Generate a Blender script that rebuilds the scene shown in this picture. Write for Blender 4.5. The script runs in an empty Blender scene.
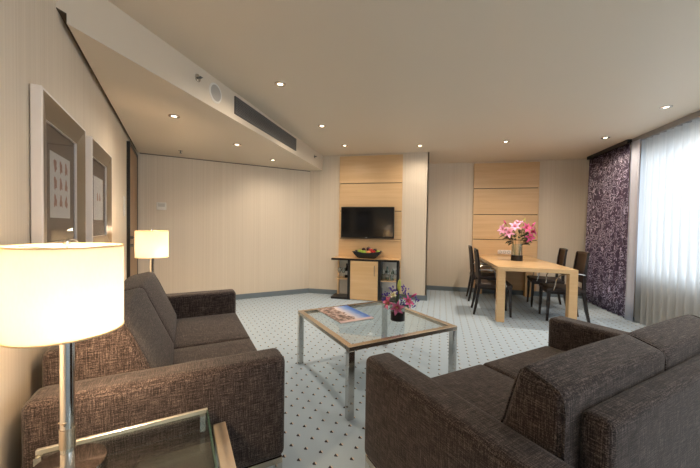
import bpy, bmesh, math, random
from mathutils import Vector, Matrix, Euler
random.seed(7)
PI = math.pi
scene = bpy.context.scene
COL = scene.collection

# ------------------------------------------------------------------ frames of reference
# World: X to the right along the TV wall, Y along the window wall, Z up. The sitting corner (left wall, back wall,
# sofas, coffee table) is turned ANG about Z.
CAM_H, FPX, PITCH, ROLL = 1.25, 311.26, -.0223, .01533
TR, TL = .22837, -.50535
ANG = TR - TL                     # 42 degrees
CA, SA = math.cos(ANG), math.sin(ANG)
H = 2.555                         # ceiling
HS = 2.285                        # dropped ceiling along the left wall
def L(x, y, z=0.0):               # sitting-corner coordinates -> world
    return Vector((x*CA - y*SA, x*SA + y*CA, z))
XL = -.540                         # left wall plane (sitting-corner x)
YB = 5.486                        # back wall plane (sitting-corner y)
YT, YD, XW, XC = 5.52, 6.53, 3.02, .085   # TV wall, dining wall, window wall, column corner
XBK = -1.82                       # bulkhead face
YR = -2.0                         # wall behind the camera

# ------------------------------------------------------------------ helpers
def s2l(c):
    return tuple(((v/255)/12.92 if v/255 <= .04045 else ((v/255+.055)/1.055)**2.4) for v in c)

class NT:
    def __init__(s, name):
        s.m = bpy.data.materials.new(name); s.m.use_nodes = True
        s.t = s.m.node_tree; s.p = s.t.nodes['Principled BSDF']; s.out = s.t.nodes['Material Output']
    def n(s, kind, **kw):
        nd = s.t.nodes.new(kind)
        for k, v in kw.items():
            if k.startswith('i_'):
                nd.inputs[k[2:].replace('_', ' ')].default_value = v
            else:
                setattr(nd, k, v)
        return nd
    def l(s, a, b): s.t.links.new(a, b)
    def math(s, op, a, b=None, c=None):
        nd = s.t.nodes.new('ShaderNodeMath'); nd.operation = op
        for i, v in enumerate((a, b, c)):
            if v is None: continue
            if isinstance(v, (int, float)): nd.inputs[i].default_value = v
            else: s.l(v, nd.inputs[i])
        return nd.outputs[0]
    def mix(s, fac, a, b):
        nd = s.t.nodes.new('ShaderNodeMix'); nd.data_type = 'RGBA'
        for sock, v in ((nd.inputs[0], fac), (nd.inputs[6], a), (nd.inputs[7], b)):
            if isinstance(v, (int, float)): sock.default_value = v
            elif isinstance(v, tuple): sock.default_value = (*v, 1)
            else: s.l(v, sock)
        return nd.outputs[2]
    def coord(s, kind='Object', scale=(1, 1, 1), rot=(0, 0, 0), loc=(0, 0, 0)):
        tc = s.n('ShaderNodeTexCoord'); mp = s.n('ShaderNodeMapping')
        mp.inputs['Scale'].default_value = scale; mp.inputs['Rotation'].default_value = rot; mp.inputs['Location'].default_value = loc
        s.l(tc.outputs[kind], mp.inputs['Vector']); return mp.outputs['Vector']
    def noise(s, vec, scale=1, detail=3, rough=.5):
        nd = s.n('ShaderNodeTexNoise'); nd.inputs['Scale'].default_value = scale
        nd.inputs['Detail'].default_value = detail; nd.inputs['Roughness'].default_value = rough
        s.l(vec, nd.inputs['Vector']); return nd.outputs['Fac']
    def ramp(s, fac, stops):
        nd = s.n('ShaderNodeValToRGB'); e = nd.color_ramp.elements
        while len(e) < len(stops): e.new(.5)
        for el, (p, c) in zip(e, stops): el.position = p; el.color = (*c, 1)
        s.l(fac, nd.inputs['Fac']); return nd.outputs['Color']
    def bump(s, h, strength=.2, dist=.01):
        b = s.n('ShaderNodeBump'); b.inputs['Strength'].default_value = strength; b.inputs['Distance'].default_value = dist
        s.l(h, b.inputs['Height']); s.l(b.outputs['Normal'], s.p.inputs['Normal'])

def simple(name, rgb, rough=.5, metal=0, var=.06, spec=.5, nscale=12, **kw):
    t = NT(name); c = s2l(rgb)
    f = t.noise(t.coord(), nscale, 2)
    t.l(t.mix(f, tuple(v*(1-var) for v in c), tuple(min(1, v*(1+var)) for v in c)), t.p.inputs['Base Color'])
    t.p.inputs['Roughness'].default_value = rough; t.p.inputs['Metallic'].default_value = metal
    t.p.inputs['Specular IOR Level'].default_value = spec
    for k, v in kw.items(): t.p.inputs[k.replace('_', ' ')].default_value = v
    return t.m

def m_wallpaper():
    t = NT('striped wallpaper')
    f = t.noise(t.coord(scale=(85, 85, .2)), 1, 3, .6)
    g = t.noise(t.coord(scale=(9, 9, .1)), 1, 2)
    f = t.math('ADD', t.math('MULTIPLY', f, .85), t.math('MULTIPLY', g, .15))
    t.l(t.ramp(f, [(.3, s2l((213, 199, 180))), (.7, s2l((226, 213, 195)))]), t.p.inputs['Base Color'])
    t.p.inputs['Roughness'].default_value = .55; t.p.inputs['Specular IOR Level'].default_value = .3
    t.bump(f, .08, .004); return t.m

def m_wood(name, a, b, rough=.35, scale=(1.2, 14, 26)):
    t = NT(name)
    f = t.noise(t.coord(scale=scale), 1, 5, .6)
    g = t.noise(t.coord(scale=(.5, 3, 3)), 1, 2)
    f = t.math('ADD', t.math('MULTIPLY', f, .6), t.math('MULTIPLY', g, .4))
    t.l(t.ramp(f, [(.32, s2l(a)), (.68, s2l(b))]), t.p.inputs['Base Color'])
    t.p.inputs['Roughness'].default_value = rough; return t.m

def m_carpet():
    t = NT('dotted carpet')
    v = t.coord(rot=(0, 0, -ANG))
    sp = t.n('ShaderNodeSeparateXYZ'); t.l(v, sp.inputs[0])
    u = t.math('ADD', t.math('DIVIDE', t.math('SUBTRACT', sp.outputs[0], .634), .0635), 200.0)
    w = t.math('DIVIDE', t.math('SUBTRACT', sp.outputs[1], 1.998), .126)
    iu = t.math('ROUND', u); fu = t.math('SUBTRACT', u, iu)
    w = t.math('ADD', w, t.math('MULTIPLY', t.math('MODULO', iu, 2.0), .5))
    fw = t.math('SUBTRACT', w, t.math('ROUND', w))
    aw = t.math('ABSOLUTE', fw)
    # dark wedge: narrows to the left; pale square to its right
    lim = t.math('ADD', .092, t.math('MULTIPLY', fu, .34))
    dark = t.math('MULTIPLY', t.math('LESS_THAN', aw, lim), t.math('MULTIPLY', t.math('GREATER_THAN', fu, -.18), t.math('LESS_THAN', fu, .06)))
    pale = t.math('MULTIPLY', t.math('LESS_THAN', aw, .062), t.math('MULTIPLY', t.math('GREATER_THAN', fu, .06), t.math('LESS_THAN', fu, .17)))
    f = t.noise(t.coord(), 260, 2)
    g = t.noise(t.coord(), 3, 3)
    base = t.mix(f, s2l((164, 181, 196)), s2l((188, 203, 216)))
    base = t.mix(t.math('MULTIPLY', g, .3), base, s2l((162, 179, 194)))
    c = t.mix(pale, base, s2l((218, 200, 178)))
    c = t.mix(dark, c, s2l((58, 54, 62)))
    t.l(c, t.p.inputs['Base Color']); t.p.inputs['Roughness'].default_value = .95
    t.p.inputs['Specular IOR Level'].default_value = .1
    t.bump(f, .25, .004); return t.m

def m_tweed():
    t = NT('brown tweed upholstery')
    a = t.noise(t.coord(scale=(16, 300, 300)), 1, 2, .6)
    b = t.noise(t.coord(scale=(300, 16, 300)), 1, 2, .6)
    c = t.noise(t.coord(scale=(300, 300, 16)), 1, 2, .6)
    f = t.math('DIVIDE', t.math('ADD', a, t.math('ADD', b, c)), 3.0)
    t.l(t.ramp(f, [(.39, s2l((17, 13, 12))), (.5, s2l((54, 44, 41))), (.62, s2l((110, 97, 92)))]), t.p.inputs['Base Color'])
    t.p.inputs['Roughness'].default_value = .9; t.p.inputs['Specular IOR Level'].default_value = .2
    t.p.inputs['Sheen Weight'].default_value = .15
    t.bump(f, .5, .004); return t.m

def m_curtain():
    t = NT('purple scroll curtain')
    v = t.coord('UV', (1.9, 1, 1))
    n1 = t.n('ShaderNodeTexNoise'); n1.inputs['Scale'].default_value = 9; n1.inputs['Detail'].default_value = 1
    t.l(v, n1.inputs['Vector'])
    mixv = t.n('ShaderNodeMix'); mixv.data_type = 'VECTOR'; mixv.inputs[0].default_value = .10
    t.l(v, mixv.inputs[4]); t.l(n1.outputs['Color'], mixv.inputs[5])
    vo = t.n('ShaderNodeTexVoronoi'); vo.inputs['Scale'].default_value = 12; t.l(mixv.outputs[1], vo.inputs['Vector'])
    rings = t.math('SINE', t.math('MULTIPLY', vo.outputs['Distance'], 24.0))
    k = t.math('GREATER_THAN', rings, .5)
    k2 = t.math('GREATER_THAN', t.noise(mixv.outputs[1], 14, 1), .42)
    k = t.math('MULTIPLY', k, k2)
    t.l(t.mix(k, s2l((78, 62, 86)), s2l((206, 196, 220))), t.p.inputs['Base Color'])
    t.l(t.math('MULTIPLY', k, .55), t.p.inputs['Metallic'])
    t.p.inputs['Roughness'].default_value = .38; t.p.inputs['Specular IOR Level'].default_value = .6
    return t.m

def m_sheer():
    t = NT('white sheer voile')
    t.t.nodes.remove(t.p)
    tr = t.n('ShaderNodeBsdfTransparent'); tl = t.n('ShaderNodeBsdfTranslucent'); df = t.n('ShaderNodeBsdfDiffuse')
    f = t.noise(t.coord(scale=(90, 90, .4)), 1, 2)
    c = t.mix(f, (.50, .515, .52), (.66, .675, .68))
    t.l(c, tl.inputs['Color']); t.l(c, df.inputs['Color'])
    m1 = t.n('ShaderNodeMixShader'); m1.inputs[0].default_value = .5
    t.l(df.outputs[0], m1.inputs[1]); t.l(tl.outputs[0], m1.inputs[2])
    m2 = t.n('ShaderNodeMixShader'); m2.inputs[0].default_value = .965
    t.l(tr.outputs[0], m2.inputs[1]); t.l(m1.outputs[0], m2.inputs[2])
    t.l(m2.outputs[0], t.out.inputs['Surface']); return t.m

def m_glass(name, tint=(.95, .98, .975), gloss=.06, rough=.0, fr=.25):
    # thin architectural glass: clear with a fresnel reflection
    t = NT(name); t.t.nodes.remove(t.p)
    tr = t.n('ShaderNodeBsdfTransparent'); tr.inputs[0].default_value = (*tint, 1)
    gl = t.n('ShaderNodeBsdfGlossy'); gl.inputs['Roughness'].default_value = rough
    lw = t.n('ShaderNodeLayerWeight'); lw.inputs['Blend'].default_value = .35
    f = t.math('ADD', t.math('MULTIPLY', lw.outputs['Fresnel'], fr), gloss*.5)
    m = t.n('ShaderNodeMixShader'); t.l(f, m.inputs[0]); t.l(tr.outputs[0], m.inputs[1]); t.l(gl.outputs[0], m.inputs[2])
    t.l(m.outputs[0], t.out.inputs['Surface']); return t.m

def m_shade():
    t = NT('cream lamp shade'); t.t.nodes.remove(t.p)
    f = t.noise(t.coord(scale=(200, 200, 60)), 1, 2)
    c = t.mix(f, s2l((208, 201, 188)), s2l((216, 210, 198)))
    tl = t.n('ShaderNodeBsdfTranslucent'); df = t.n('ShaderNodeBsdfDiffuse'); em = t.n('ShaderNodeEmission')
    t.l(c, tl.inputs[0]); t.l(c, df.inputs[0])
    m1 = t.n('ShaderNodeMixShader'); m1.inputs[0].default_value = .5
    t.l(df.outputs[0], m1.inputs[1]); t.l(tl.outputs[0], m1.inputs[2])
    t.l(t.mix(f, (1, .80, .50), (1, .84, .55)), em.inputs[0]); em.inputs[1].default_value = SHADE_EMIT
    ad = t.n('ShaderNodeAddShader'); t.l(m1.outputs[0], ad.inputs[0]); t.l(em.outputs[0], ad.inputs[1])
    t.l(ad.outputs[0], t.out.inputs['Surface']); return t.m

def m_emit(name, rgb, s):
    t = NT(name); t.t.nodes.remove(t.p)
    em = t.n('ShaderNodeEmission'); em.inputs[0].default_value = (*rgb, 1); em.inputs[1].default_value = s
    t.l(em.outputs[0], t.out.inputs['Surface']); return t.m

def m_petal(name, a, b, size):
    t = NT(name)
    g = t.n('ShaderNodeVectorMath'); g.operation = 'LENGTH'; t.l(t.coord(), g.inputs[0])
    f = t.math('ADD', t.math('DIVIDE', g.outputs['Value'], size), t.math('MULTIPLY', t.noise(t.coord(), 60, 2), .3))
    t.l(t.ramp(f, [(.2, s2l(a)), (.85, s2l(b))]), t.p.inputs['Base Color'])
    t.p.inputs['Roughness'].default_value = .5
    t.p.inputs['Subsurface Weight'].default_value = 0
    return t.m

def m_cover():
    # printed cover: blue sky going to peach, a crowd of dark and tan shapes at one side
    t = NT('printed magazine cover')
    tc = t.n('ShaderNodeTexCoord'); sp = t.n('ShaderNodeSeparateXYZ'); t.l(tc.outputs['Generated'], sp.inputs[0])
    n = t.noise(t.coord(scale=(16, 9, 1)), 1, 4, .65)
    s = t.math('ADD', sp.outputs[0], t.math('MULTIPLY', t.math('SUBTRACT', n, .5), .25))
    sky = t.ramp(s, [(.40, s2l((236, 214, 206))), (.62, s2l((206, 206, 224))), (.80, s2l((120, 160, 222))), (.96, s2l((64, 116, 206)))])
    n2 = t.noise(t.coord(scale=(26, 20, 1)), 1, 4, .7)
    crowd = t.ramp(n2, [(.38, s2l((44, 38, 48))), (.47, s2l((116, 84, 74))), (.55, s2l((186, 160, 154))), (.66, s2l((236, 228, 224)))])
    edge = t.math('ADD', .52, t.math('MULTIPLY', t.math('SUBTRACT', t.noise(t.coord(scale=(3, 11, 1)), 1, 3), .5), .7))
    c = t.mix(t.math('LESS_THAN', sp.outputs[0], edge), sky, crowd)
    band = t.math('LESS_THAN', sp.outputs[1], .10)
    c = t.mix(t.math('MULTIPLY', band, .8), c, s2l((232, 206, 206)))
    t.l(c, t.p.inputs['Base Color']); t.p.inputs['Roughness'].default_value = .35; return t.m

SHADE_EMIT = .06
WALL = m_wallpaper()
CEIL = simple('painted ceiling', (216, 203, 184), .5, var=.01, nscale=2, spec=.25)
CARPET = m_carpet()
BASEB = simple('grey baseboard', (112, 124, 132), .5)
MAPLE = m_wood('maple panel', (208, 172, 128), (226, 193, 150))
MAPLET = m_wood('maple table', (212, 174, 126), (228, 194, 148), .22)
DOORW = m_wood('brown door veneer', (142, 112, 84), (166, 136, 104), .45, (16, 16, .8))
DARKW = m_wood('black-brown wood', (26, 20, 19), (40, 31, 29), .35)
BLACK = simple('black lacquer', (22, 20, 21), .35)
GAP = simple('dark shadow gap', (74, 60, 46), .9)
TWEED = m_tweed()
CHROME = simple('chrome', (206, 204, 200), .10, 1, var=.02)
STEEL = simple('brushed steel', (196, 184, 168), .26, 1, var=.04, nscale=40)
RAIL = simple('polished rail', (232, 226, 214), .22, .7, var=.03)
SATIN = simple('satin nickel', (176, 160, 142), .42, .45, var=.04, nscale=40)
SILVER = simple('silver leaf', (234, 226, 220), .42, .2, var=.03)
TAUPE = simple('bronze taupe lacquer', (122, 106, 86), .28, .35, var=.05)
MAT_ = simple('brown mat board', (88, 72, 60), .6)
PAPER = simple('pale print paper', (194, 192, 190), .6)
RUST = simple('rust red print ink', (148, 104, 90), .6, var=.3, nscale=90)
GLASS = m_glass('clear table glass')
PICGLASS = m_glass('picture glass', (.97, .97, .97), .04, fr=.10)
GREENEDGE = simple('green glass edge', (62, 88, 78), .1, 0, Alpha=.6)
VASEG = m_glass('vase glass', (.95, .98, .97), .07, fr=.3)
CUTG = m_glass('drinking glass', (.92, .95, .95), .16, fr=.45)
WATER = simple('dark vase water', (24, 26, 24), .08)
SHADE = m_shade()
PURPLE = m_curtain()
LINING = simple('silver grey curtain hem', (192, 196, 212), .6)
SHEER = m_sheer()
SCREEN = simple('black screen', (9, 9, 11), .09, var=.01)
PLAST = simple('black plastic', (16, 16, 17), .3)
WHITE = simple('white plastic', (226, 222, 214), .4)
GREY = simple('grey metal grille', (104, 101, 99), .5, .2)
WPAINT = simple('white window frame', (232, 232, 230), .4)
CHAIRF = m_wood('espresso chair wood', (24, 17, 16), (40, 29, 26), .3)
CHAIRW = simple('dark brown woven leather', (50, 37, 33), .5, var=.25, nscale=150)
LEAF = simple('dark green leaf', (44, 62, 34), .45, var=.3)
STEM = simple('green stem', (78, 104, 52), .5)
PINK = m_petal('pink lily petal', (206, 60, 130), (244, 176, 212), .085)
HOT = m_petal('deep pink lily petal', (176, 34, 92), (222, 92, 150), .085)
MAG = m_petal('magenta lily petal', (170, 44, 104), (214, 116, 160), .07)
BUDM = simple('yellow green bud', (186, 196, 96), .5)
CREAM = m_petal('cream petal', (226, 206, 110), (250, 244, 214), .05)
VIOLET = simple('violet florets', (92, 62, 166), .6, var=.3, nscale=60)
ANTHER = simple('rust anther', (150, 66, 30), .7)
BULB = m_emit('downlight lamp', (1, .82, .60), 5)
BULB2 = m_emit('lamp bulb', (1, .80, .52), 18)
APPLE_R = simple('red apple skin', (170, 36, 34), .3, var=.3, nscale=20)
APPLE_G = simple('green apple skin', (158, 184, 62), .3, var=.15, nscale=20)
PLUM = simple('dark plum skin', (58, 22, 40), .35)
PEACH = simple('peach skin', (226, 150, 92), .5, var=.25, nscale=14)
BOTTLE = m_glass('bottle glass', (.55, .68, .62), .35)
COVER = m_cover()

# ------------------------------------------------------------------ mesh builder
class MB:
    def __init__(s): s.bm = bmesh.new(); s.mi = 0
    def _tag(s, faces):
        for f in faces: f.material_index = s.mi; f.smooth = True
    def box(s, lo, hi, bev=0, seg=3, M=None):
        x0, y0, z0 = lo; x1, y1, z1 = hi
        vs = [s.bm.verts.new(p) for p in ((x0,y0,z0),(x1,y0,z0),(x1,y1,z0),(x0,y1,z0),(x0,y0,z1),(x1,y0,z1),(x1,y1,z1),(x0,y1,z1))]
        fs = [s.bm.faces.new([vs[i] for i in q]) for q in ((0,3,2,1),(4,5,6,7),(0,1,5,4),(1,2,6,5),(2,3,7,6),(3,0,4,7))]
        if bev:
            es = list({e for f in fs for e in f.edges})
            r = bmesh.ops.bevel(s.bm, geom=es, offset=bev, segments=seg, profile=.5, affect='EDGES')
            vs = list({v for v in r['verts']} | {v for v in vs if v.is_valid})
            fs = list({f for v in vs for f in v.link_faces})
        s._tag(fs)
        if M: bmesh.ops.transform(s.bm, matrix=M, verts=vs)
        return s
    def tube(s, pts, r, n=10, caps=True, closed=False):
        pts = [Vector(p) for p in pts]; N = len(pts)
        rr = r if isinstance(r, (list, tuple)) else [r]*N
        rings = []; prev = None
        for i, p in enumerate(pts):
            a = pts[i-1] if (i or closed) else p; b = pts[(i+1) % N] if (i < N-1 or closed) else p
            d = (b-a).normalized()
            ref = prev if prev is not None else (Vector((0,0,1)) if abs(d.z) < .9 else Vector((1,0,0)))
            u = (ref - d*ref.dot(d)).normalized(); prev = u; v = d.cross(u)
            rings.append([s.bm.verts.new(p + (u*math.cos(2*PI*k/n) + v*math.sin(2*PI*k/n))*rr[i]) for k in range(n)])
        fs = []
        for i in range(N if closed else N-1):
            a, b = rings[i], rings[(i+1) % N]
            for k in range(n): fs.append(s.bm.faces.new((a[k], a[(k+1)%n], b[(k+1)%n], b[k])))
        if caps and not closed:
            fs.append(s.bm.faces.new(rings[0][::-1])); fs.append(s.bm.faces.new(rings[-1]))
        s._tag(fs); return s
    def bar(s, pts, w, h, up=(0,0,1)):                      # rectangular section along a path
        pts = [Vector(p) for p in pts]; N = len(pts); up = Vector(up); rings = []
        for i, p in enumerate(pts):
            d = (pts[min(i+1, N-1)] - pts[max(i-1, 0)]).normalized()
            sd = d.cross(up).normalized(); u = sd.cross(d).normalized()
            ww = w[i] if isinstance(w, (list, tuple)) else w; hh = h[i] if isinstance(h, (list, tuple)) else h
            rings.append([s.bm.verts.new(p + sd*a*ww/2 + u*b*hh/2) for a, b in ((-1,-1),(1,-1),(1,1),(-1,1))])
        fs = []
        for a, b in zip(rings, rings[1:]):
            for k in range(4): fs.append(s.bm.faces.new((a[k], a[(k+1)%4], b[(k+1)%4], b[k])))
        fs.append(s.bm.faces.new(rings[0][::-1])); fs.append(s.bm.faces.new(rings[-1]))
        s._tag(fs)
        for f in fs: f.smooth = False
        return s
    def lathe(s, prof, n=32, c=(0,0,0), sx=1, sy=1, caps=False):
        rings = []
        for r, z in prof:
            if r < 1e-6: rings.append([s.bm.verts.new((c[0], c[1], c[2]+z))])
            else: rings.append([s.bm.verts.new((c[0]+sx*r*math.cos(2*PI*k/n), c[1]+sy*r*math.sin(2*PI*k/n), c[2]+z)) for k in range(n)])
        fs = []
        for a, b in zip(rings, rings[1:]):
            for k in range(n):
                if len(a) == 1 and len(b) == 1: continue
                if len(a) == 1: fs.append(s.bm.faces.new((a[0], b[(k+1)%n], b[k])))
                elif len(b) == 1: fs.append(s.bm.faces.new((a[k], a[(k+1)%n], b[0])))
                else: fs.append(s.bm.faces.new((a[k], a[(k+1)%n], b[(k+1)%n], b[k])))
        s._tag(fs); return s
    def prism(s, poly, z0, z1):
        a = [s.bm.verts.new((x, y, z0)) for x, y in poly]; b = [s.bm.verts.new((x, y, z1)) for x, y in poly]
        n = len(poly); fs = [s.bm.faces.new(a[::-1]), s.bm.faces.new(b)]
        for k in range(n): fs.append(s.bm.faces.new((a[k], a[(k+1)%n], b[(k+1)%n], b[k])))
        s._tag(fs)
        for f in fs: f.smooth = False
        return s
    def pad(s, c, half, r, fn=None, inner=5, k=4):          # rounded cuboid with an even grid, fn bends its points
        hx = [half[0], half[1], half[2]]; cs = []
        for h in hx:
            rr = min(r, h*.98)
            a = [-h + rr*(1-math.cos(j/k*PI/2)) for j in range(k)]
            m = [-h+rr + (2*h-2*rr)*j/inner for j in range(inner+1)]
            cs.append(a + m + [-q for q in a[::-1]])
        cache = {}
        def vert(p):
            key = tuple(round(q, 6) for q in p)
            if key in cache: return cache[key]
            q = [max(-(h-min(r, h*.98)), min(h-min(r, h*.98), v)) for v, h in zip(p, hx)]
            d = Vector([a-b for a, b in zip(p, q)])
            P = Vector(q) + (d.normalized()*min(r, min(hx)*.98) if d.length > 1e-9 else Vector())
            if fn: P = fn(P)
            cache[key] = s.bm.verts.new(P + Vector(c)); return cache[key]
        fs = []
        for ax in range(3):
            b, e = (ax+1) % 3, (ax+2) % 3
            for sg in (-1, 1):
                for i in range(len(cs[b])-1):
                    for j in range(len(cs[e])-1):
                        q = []
                        for di, dj in ((0,0),(1,0),(1,1),(0,1)):
                            p = [0,0,0]; p[ax] = sg*hx[ax]; p[b] = cs[b][i+di]; p[e] = cs[e][j+dj]; q.append(vert(p))
                        if sg < 0: q = q[::-1]
                        if len(set(q)) == 4:
                            try: fs.append(s.bm.faces.new(q))
                            except ValueError: pass
        s._tag(fs); return s
    def build(s, name, mats, parent=None, wn=False, flat=False, loc=None, rot=None):
        bmesh.ops.recalc_face_normals(s.bm, faces=s.bm.faces[:])
        me = bpy.data.meshes.new(name); s.bm.to_mesh(me); s.bm.free()
        if not flat: me.set_sharp_from_angle(angle=math.radians(42))
        for m in (mats if isinstance(mats, (list, tuple)) else [mats]): me.materials.append(m)
        if flat:
            for p in me.polygons: p.use_smooth = False
        o = bpy.data.objects.new(name, me); COL.objects.link(o)
        if parent: o.parent = parent
        if loc is not None: o.location = loc
        if rot is not None: o.rotation_euler = rot
        if wn:
            md = o.modifiers.new('wn', 'WEIGHTED_NORMAL'); md.keep_sharp = True
        return o

def tag(o, label=None, cat=None, group=None, kind=None):
    for k, v in (('label', label), ('category', cat), ('group', group), ('kind', kind)):
        if v: o[k] = v
    return o
def thing(name, label, cat, loc=(0,0,0), rz=0, group=None):
    o = bpy.data.objects.new(name, None); o.empty_display_size = .05; COL.objects.link(o)
    o.location = loc; o.rotation_euler = (0, 0, rz)
    return tag(o, label, cat, group)
def struct(name, mb, m, parent=None, **kw):
    o = mb.build(name, m, parent, flat=True, **kw)
    if not parent: o['kind'] = 'structure'
    return o
def kids(o): return [c for c in COL.objects if c.parent == o]
def dup(o, label, loc=None, rz=None, parent=None):
    c = o.copy(); COL.objects.link(c)
    if parent: c.parent = parent
    if loc is not None: c.location = loc
    if rz is not None: c.rotation_euler = (0, 0, rz)
    if label: c['label'] = label
    for k in kids(o): dup(k, None, parent=c)
    return c

# ------------------------------------------------------------------ the room shell
T = .12
def wallseg(name, p, q, z0, z1, m=WALL, thick=T, out=1):
    """wall from p to q (world xy); its room face is the line p-q, thickness goes to the left of p->q times out"""
    p, q = Vector(p), Vector(q); d = (q-p).normalized(); nn = Vector((-d.y, d.x))*out*thick
    return struct(name, MB().prism([tuple(p), tuple(q), tuple(q+nn), tuple(p+nn)], z0, z1), m)
l_far = L(XL, YB).xy
tS = (YR - (XL*SA))/CA                                     # where the left wall meets the wall behind the camera
l_near = L(XL, tS).xy
# corner of the back wall and the TV wall
xB = (YT - YB*CA)/SA
b_tv = L(xB, YB).xy
room = [tuple(l_near), (XW, YR), (XW, YD), (XC, YD), (XC, YT), tuple(b_tv), tuple(l_far)]
struct('floor', MB().prism(room, -.1, 0), CARPET)
struct('ceiling', MB().prism(room, H, H+.1), CEIL)
wallseg('wall_left', l_near, l_far, 0, H)
wallseg('wall_back', l_far, b_tv, 0, H)
wallseg('wall_middle', b_tv, (XC, YT), 0, H)
wallseg('wall_return', (XC, YT), (XC, YD), 0, H, thick=.02)
wallseg('wall_far', (XC, YD), (XW, YD), 0, H)
wallseg('wall_behind', (XW, YR), l_near, 0, H)
# window wall with one long opening
WY0, WY1, WZ0, WZ1 = -1.5, 5.25, .62, 2.36
wr = MB()
wr.prism([(XW, YR), (XW+T, YR), (XW+T, YD), (XW, YD)], 0, WZ0)
wr.prism([(XW, YR), (XW+T, YR), (XW+T, YD), (XW, YD)], WZ1, H)
wr.prism([(XW, YR), (XW+T, YR), (XW+T, WY0), (XW, WY0)], WZ0, WZ1)
wr.prism([(XW, WY1), (XW+T, WY1), (XW+T, YD), (XW, YD)], WZ0, WZ1)
struct('wall_right', wr, WALL)
win = thing('window_1', None, None); win['kind'] = 'structure'
fr = MB()
for z in (WZ0, WZ1-.06): fr.box((XW+.03, WY0, z), (XW+.09, WY1, z+.06))
ym = [WY0 + (WY1-WY0)*k/4 for k in range(5)]
for y in ym: fr.box((XW+.03, max(WY0, y-.03), WZ0+.06), (XW+.09, min(WY1, y+.03), WZ1-.06))
struct('window_frame', fr, WPAINT, win)
for a, b in zip(ym, ym[1:]):
    struct('window_pane', MB().box((XW+.055, a+.03, WZ0+.06), (XW+.065, b-.03, WZ1-.06)), PICGLASS, win)
struct('window_sill', MB().box((XW-.03, WY0, WZ0-.03), (XW+.03, WY1, WZ0)), WPAINT, win)

def baseb(name, p, q, h=.085, t=.014):
    p, q = Vector(p), Vector(q); d = (q-p).normalized(); nn = Vector((d.y, -d.x))*t
    struct(name, MB().prism([tuple(p), tuple(q), tuple(q+nn), tuple(p+nn)], 0, h), BASEB)
baseb('baseboard_left', l_near, L(XL, 4.55).xy)
baseb('baseboard_back', l_far, b_tv)
baseb('baseboard_middle', b_tv, (XC+.014, YT))
baseb('baseboard_return', (XC, YT), (XC, YD))
baseb('baseboard_far', (XC, YD), (XW, YD))

# dropped ceiling (bulkhead) between the left wall and the air duct face, with a dark gap along the left wall
def on_left(off, x):                     # point on the line parallel to the left wall, `off` away from it, at world x
    y = (XL+off - x*CA)/SA
    return (x, y)
def on_back(off, x):
    y = (YB-off + x*SA)/CA
    return (x, y)
def cross_lb(off, offb): return tuple(L(XL+off, YB-offb).xy)
pA = on_left(.032, XBK)
soff = [pA, (XBK, YT)] + [tuple(b_tv), cross_lb(.032, 0)]
struct('ceiling_bulkhead', MB().prism(soff, HS, HS+.05).prism([on_left(0, XBK), (XBK, YT), tuple(b_tv), cross_lb(0, 0)], HS+.05, H), CEIL)
struct('gap_shade', MB().prism([on_left(0, XBK+.0), pA, cross_lb(.032, 0), cross_lb(0, 0)], HS+.044, HS+.0505), GAP)  # dark sheet over the recess, its shade put into the colour
# thin grey strip drawn in as the shadow line between bulkhead and back wall
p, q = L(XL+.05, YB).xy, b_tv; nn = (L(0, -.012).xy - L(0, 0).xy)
struct('shadow_strip', MB().prism([tuple(p), tuple(q), tuple(q+nn), tuple(p+nn)], HS-.012, HS), simple('grey shadow strip', (120, 108, 96), .7))

# the door in the left wall, near the back corner
dr = thing('door_1', None, None, L(XL, 4.58, 0), ANG); dr['kind'] = 'structure'
struct('door_frame', MB().box((0, 0, 0), (.034, .028, 2.24)).box((0, .855, 0), (.03, .89, 2.24)).box((0, .035, 2.20), (.03, .855, 2.24)), BLACK, dr)
struct('door_panel', MB().box((0, .035, .01), (.025, .855, 2.20)), DOORW, dr)
for zz, ln in ((1.08, .10), (.98, .02)):
    h = MB(); h.tube([(.025, .12, zz), (.055, .12, zz)], .018, 14)
    if ln > .05: h.tube([(.055, .115, zz), (.065, .14, zz), (.065, .25, zz)], .009, 10)
    h.build('door_handle' if ln > .05 else 'door_lock', GREY, dr)

# ------------------------------------------------------------------ ceiling fittings
def downlight(name, loc, label):
    t = thing('downlight', label, 'downlight', loc, 0, 'recessed ceiling downlights')
    MB().lathe([(.022, -.001), (.030, -.006), (.050, -.005), (.052, 0), (.022, 0)], 28).build('trim_ring', STEEL, t)
    MB().lathe([(0, -.002), (.024, -.002)], 24).build('lamp', BULB, t)
    return t
DL = [((-1.30, 2.667, H), 'recessed downlight in main ceiling beside the air vent, nearest of the ceiling lights'),
      ((-1.298, 3.875, H), 'recessed downlight in main ceiling level with the far end of air vent'),
      ((-1.24, 4.86, H), 'recessed downlight in main ceiling above left edge of the television panel'),
      ((-.064, 5.08, H), 'recessed downlight in main ceiling in front of the pale column'),
      ((1.182, 5.06, H), 'recessed downlight in main ceiling above the dining table'),
      ((2.47, 5.08, H), 'recessed downlight in main ceiling in front of the purple curtain'),
      ((2.455, 3.941, H), 'recessed downlight in main ceiling beside the white sheer curtain'),
      ((-2.333, 2.536, HS), 'recessed downlight in dropped ceiling nearest the pictures'),
      ((-2.335, 3.576, HS), 'recessed downlight in dropped ceiling, middle one of its three'),
      ((-2.31, 4.511, HS), 'recessed downlight in dropped ceiling nearest the back wall')]
d0 = None
for loc, lab in DL:
    if d0 is None: d0 = downlight('downlight', loc, lab)
    else: dup(d0, lab, loc)

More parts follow.
